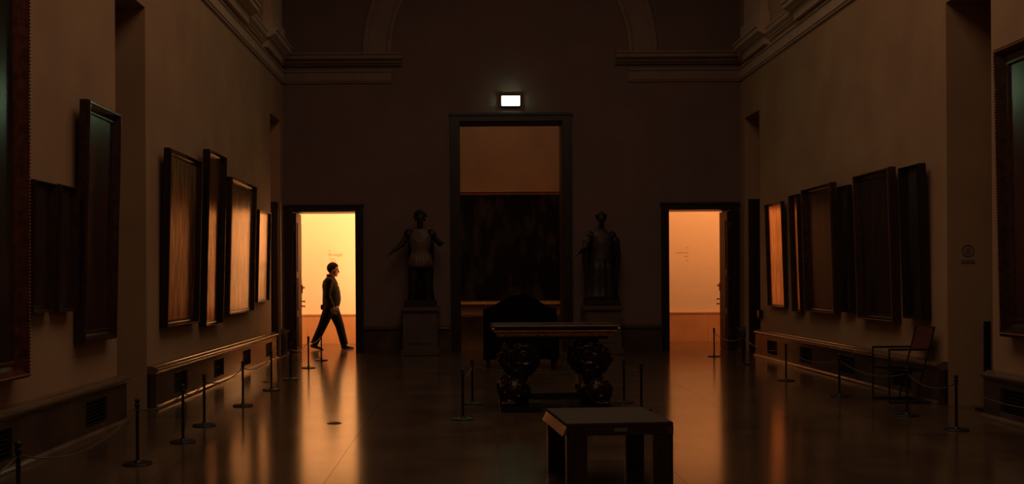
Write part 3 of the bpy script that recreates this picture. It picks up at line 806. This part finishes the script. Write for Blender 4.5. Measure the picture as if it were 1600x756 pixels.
# ------------------------------------------------------------------ stool in the foreground
SY = F / 229.0
ax, az = px(884, 666, SY)
ang = math.atan((729 - 585) / F)
stl = empty('low_stool', (ax, SY, 0), ang, 'dark wooden square stool with slatted-looking open legs in the foreground', 'stool')
stl['label'] = 'large dark wooden stool with four broad legs in the foreground'
SW, SD, SH = .745, .84, .48
obj('seat', bbox(0, SW, 0, SD, SH - .022, SH, .004), mat('stool_top', (.035, .016, .011), (.055, .026, .016), rough=.75, scale=3, stretch=(1, 8, 1)), stl)
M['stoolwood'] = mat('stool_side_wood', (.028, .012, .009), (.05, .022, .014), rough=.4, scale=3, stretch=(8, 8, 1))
M['stoolgleam'] = mat('stool_end_gleam', (.16, .07, .04), (.22, .10, .055), rough=.30, scale=3, ior=2.0, coat=1)  # lit copy of the stool wood: doorway gleam put into the colour
for nm, b in (('apron', (.0, SW, .0, .03, SH - .085, SH - .022)), ('apron', (0, SW, SD - .03, SD, SH - .085, SH - .022))):
    obj(nm, boxes([b]), M['stoolwood'], stl)
for xa, sg in ((0, 1), (SW, -1)):   # left end apron's slight flare widened to catch the doorway light
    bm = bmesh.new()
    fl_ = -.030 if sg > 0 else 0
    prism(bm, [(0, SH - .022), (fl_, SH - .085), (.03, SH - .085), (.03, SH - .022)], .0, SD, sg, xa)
    obj('side_apron', bm, M['stoolgleam'], stl)
for x0 in (.0, SW - .145):
    for y0 in (.0, SD - .075):
        obj('leg', bbox(x0 + .002, x0 + .143, y0 + .002, y0 + .073, 0, SH - .083, .003), M['stoolwood'], stl)
obj('name_plate', bbox(.33, .42, -.004, .002, SH - .062, SH - .034, .001), M['plate'], stl)

# ------------------------------------------------------------------ barrier posts and cords
def post(name, x, y, lab, grp):
    root = empty(name, (x, y, 0), label=lab, cat='barrier post', group=grp)
    bm = bmesh.new(); lathe(bm, [(.115, 0), (.117, .008), (.112, .014), (.03, .018), (.02, .03), (.016, .04)], 24); obj('base', bm, M['black'], root)
    bm = bmesh.new(); lathe(bm, [(.013, .03), (.013, .47)], 10); obj('post', bm, M['black'], root)
    bm = bmesh.new(); lathe(bm, [(.013, .455), (.02, .46), (.02, .485), (.012, .49), (.018, .498), (.021, .51), (.016, .523), (.006, .53)], 14); obj('finial', bm, M['black'], root, smooth=True)
    bm = bmesh.new()
    tube(bm, [(.024 * math.cos(q_), .024 * math.sin(q_), .44) for q_ in (k * PI / 7 for k in range(15))], .004, 6)
    obj('cord_ring', bm, M['black'], root)
    return root
def cord(a, b, sag, lab, grp):
    a = Vector(a); b = Vector(b); bm = bmesh.new()
    pts = [a + (b - a) * t_ + Vector((0, 0, -4 * sag * t_ * (1 - t_))) for t_ in (k / 16 for k in range(17))]
    tube(bm, pts, .0055, 6)
    tag(obj('barrier_rope', bm, M['cord'], None, smooth=True), lab, 'cord', grp)
def nth(k): return ('nearest', 'second', 'third', 'fourth', 'fifth', 'sixth', 'seventh', 'eighth', 'ninth', 'tenth')[k]
LY = [F / s_ for s_ in (264, 194.6, 171.6, 154.5, 133.8, 117.2, 106, 94.2, 86.2)]
LX = [-2.66, -2.65, -2.59, -2.66, -2.62, -2.61, -2.60, -2.63, -2.64]
for k in range(9):
    post('barrier_post', LX[k], LY[k], f'{nth(k)} of the low black barrier posts along the left wall, counted from the camera', 'barrier posts along the left wall')
    if k:
        d_ = LY[k] - LY[k - 1]
        cord((LX[k - 1], LY[k - 1] + .025, .44), (LX[k], LY[k] - .025, .44), .14 if d_ > 2 else .05 + .03 * (d_ - 1),
             f'sagging cord from the {nth(k - 1)} to the {nth(k)} barrier post of the left row', 'barrier cords along the left wall')
cord((-2.66, 4.2, .44), (LX[0], LY[0] - .025, .44), .13, 'sagging cord running out of frame from the nearest post at left', 'barrier cords along the left wall')
RY = [F / s_ for s_ in (202, 163.6, 148.4, 127.8, 110.5, 93.2, 84.5)]
RX = [4.72, 4.67, 4.63, 4.55, 4.51, 4.63, 4.57]
for k in range(7):
    if k:
        post('barrier_post', RX[k], RY[k], f'{nth(k - 1)} of the low black barrier posts along the right wall, counted from the camera', 'barrier posts along the right wall')
        cord((RX[k - 1], RY[k - 1] + .025, .44), (RX[k], RY[k] - .025, .44), .09,
             'sagging cord running out of frame at right from the nearest post' if k == 1 else f'sagging cord from the {nth(k - 2)} to the {nth(k - 1)} barrier post of the right row', 'barrier cords along the right wall')
post('barrier_post', RX[0], RY[0], 'low black barrier post just outside the frame at right', 'barrier posts along the right wall')
CP = [((722, 655), 'front left low barrier post beside the carved table'), ((737, 631), 'rear left low barrier post beside the carved table'),
      ((1001, 640), 'front right low barrier post, behind the wooden stool'), ((974, 629), 'rear right low barrier post beside the carved table')]
pp = []
for (x, y), lab in CP:
    y_ = y + .006 * (x - VX); Y = F * H / (y_ - VY); X = (x - VX) * Y / F
    pp.append((X, Y)); post('barrier_post', X, Y, lab, 'barrier posts around the carved table')
cord((pp[0][0], pp[0][1] + .025, .44), (pp[1][0], pp[1][1] - .025, .44), .04, 'short cord between the two posts left of the carved table', 'barrier cords around the carved table')
cord((pp[2][0], pp[2][1] + .025, .44), (pp[3][0], pp[3][1] - .025, .44), .03, 'short cord between the two posts right of the carved table', 'barrier cords around the carved table')
cord((pp[1][0], pp[1][1] + .025, .44), (pp[3][0], pp[3][1] + .025, .44), .10, 'long cord sagging behind the carved table', 'barrier cords around the carved table')

# ------------------------------------------------------------------ folding armchair at the right wall
ch = empty('folding_armchair', (4.87, 12.05, 0), label='dark metal framed armchair with red fabric back by the right wall', cat='chair')
cb = M['black']; ch.scale = (.92, .92, .95)
for sy in (-1, 1):
    y = sy * .26
    bm = bmesh.new(); tube(bm, [(0, y, .012), (0, y, .655)], .011, 8); obj('front_leg', bm, cb, ch)
    bm = bmesh.new(); tube(bm, [(.34, y, .012), (.41, y, .35), (.50, y, .655), (.57, y, .93)], .012, 8); obj('back_leg', bm, cb, ch)
    bm = bmesh.new(); tube(bm, [(0, y, .655), (.50, y, .655)], .013, 8); ball(bm, (0, y, .655), .014, u=8, v=6); obj('armrest', bm, cb, ch)
    bm = bmesh.new(); tube(bm, [(0, y, .012), (.56, y, .012)], .012, 8); obj('floor_runner', bm, cb, ch)
    bm = bmesh.new(); tube(bm, [(.012, y, .40), (.43, y, .40)], .010, 8); obj('seat_rail', bm, cb, ch)
bm = bmesh.new(); tube(bm, [(0, -.26, .28), (0, .26, .28)], .008, 8); obj('stretcher', bm, cb, ch)
bm = bmesh.new(); tube(bm, [(.57, -.26, .92), (.57, .26, .92)], .010, 8); obj('top_rail', bm, cb, ch)
bm = bmesh.new(); nn = 8; rr_ = []
for k in range(nn + 1):
    u = k / nn; rr_.append([bm.verts.new((.02 + .40 * u, y, .405 - .03 * math.sin(PI * u) + dz)) for y, dz in ((-.25, 0), (.25, 0), (.25, .012), (-.25, .012))])
for a, b in zip(rr_, rr_[1:]):
    for k in range(4): bm.faces.new((a[k], a[(k + 1) % 4], b[(k + 1) % 4], b[k]))
bm.faces.new(rr_[0][::-1]); bm.faces.new(rr_[-1]); obj('seat', bm, M['velvet'], ch)
bm = bmesh.new()
tube(bm, [(.485, 0, .62), (.535, 0, .78), (.57, 0, .92)], [(.008, .25)] * 3, 10, side=(1, 0, 0)); obj('backrest', bm, M['redfab'], ch)

# ------------------------------------------------------------------ small fittings
X, Z = px(1512, 391, 11.66)
rs = empty('round_wall_sign', (X, 11.66, Z), label='small round pale emblem with caption plate on the right opening jamb', cat='sign')
bm = bmesh.new(); n = 32
for r0, r1 in ((.055, .072),):
    ri = [[bm.verts.new((r_ * math.cos(2 * PI * k / n), y, r_ * math.sin(2 * PI * k / n))) for k in range(n)] for r_, y in ((r0, -.001), (r0, -.008), (r1, -.008), (r1, -.001))]
    for i in range(4):
        for k in range(n): bm.faces.new((ri[i][k], ri[i][(k + 1) % n], ri[(i + 1) % 4][(k + 1) % n], ri[(i + 1) % 4][k]))
obj('ring', bm, M['plate'], rs)
obj('pictogram', boxes([(-.024, .020, -.007, -.001, -.030, .022), (-.012, .030, -.007, -.001, .022, .030), (.020, .030, -.007, -.001, -.020, .022)]), M['plate'], rs)
obj('caption_plate', bbox(-.075, .075, -.008, -.001, -.145, -.105, .002), M['plate'], rs)
# slim dark post inside the right opening
X, Z = px(1542, 575, 11.2)
sp = empty('slim_floor_post', (X, 11.2, 0), label='slim dark upright stand inside the right wall opening', cat='stand')
obj('upright', bbox(-.035, .035, -.02, .02, .02, px(1542, 502, 11.2)[1], .006), M['black'], sp)
obj('base', bbox(-.10, .10, -.10, .10, 0, .02, .006), M['black'], sp)
# little black box at the edge of the far right opening
X, Z = px(1183, 490, 19.09)
X = WR - .04
bx_ = empty('wall_box', (WR, 18.98, Z), label='small black box on the wall at the far end of the right wall', cat='wall box')
obj('case', bbox(-.07, 0, -.07, .07, -.075, .075, .008), M['black'], bx_)
obj('cover', bbox(-.078, -.068, -.055, .055, -.06, .06, .003), M['frameblack'], bx_)
# floor sockets
for (x, y), lab in (((521, 661), 'small round brass cover in the lit strip of floor at left'), ((417, 597), 'small brass floor cover near the barrier post before the left doorway')):
    y_ = y + .006 * (x - VX); Y = F * H / (y_ - VY); X = (x - VX) * Y / F
    r_ = empty('floor_socket', (X, Y, 0), label=lab, cat='floor socket', group='floor sockets')
    bm = bmesh.new(); lathe(bm, [(.075, 0), (.075, .004), (.068, .006)], 24); obj('rim', bm, M['brass'], r_)
    bm = bmesh.new(); lathe(bm, [(.055, .006), (.054, .009)], 20); obj('lid', bm, M['black'], r_)
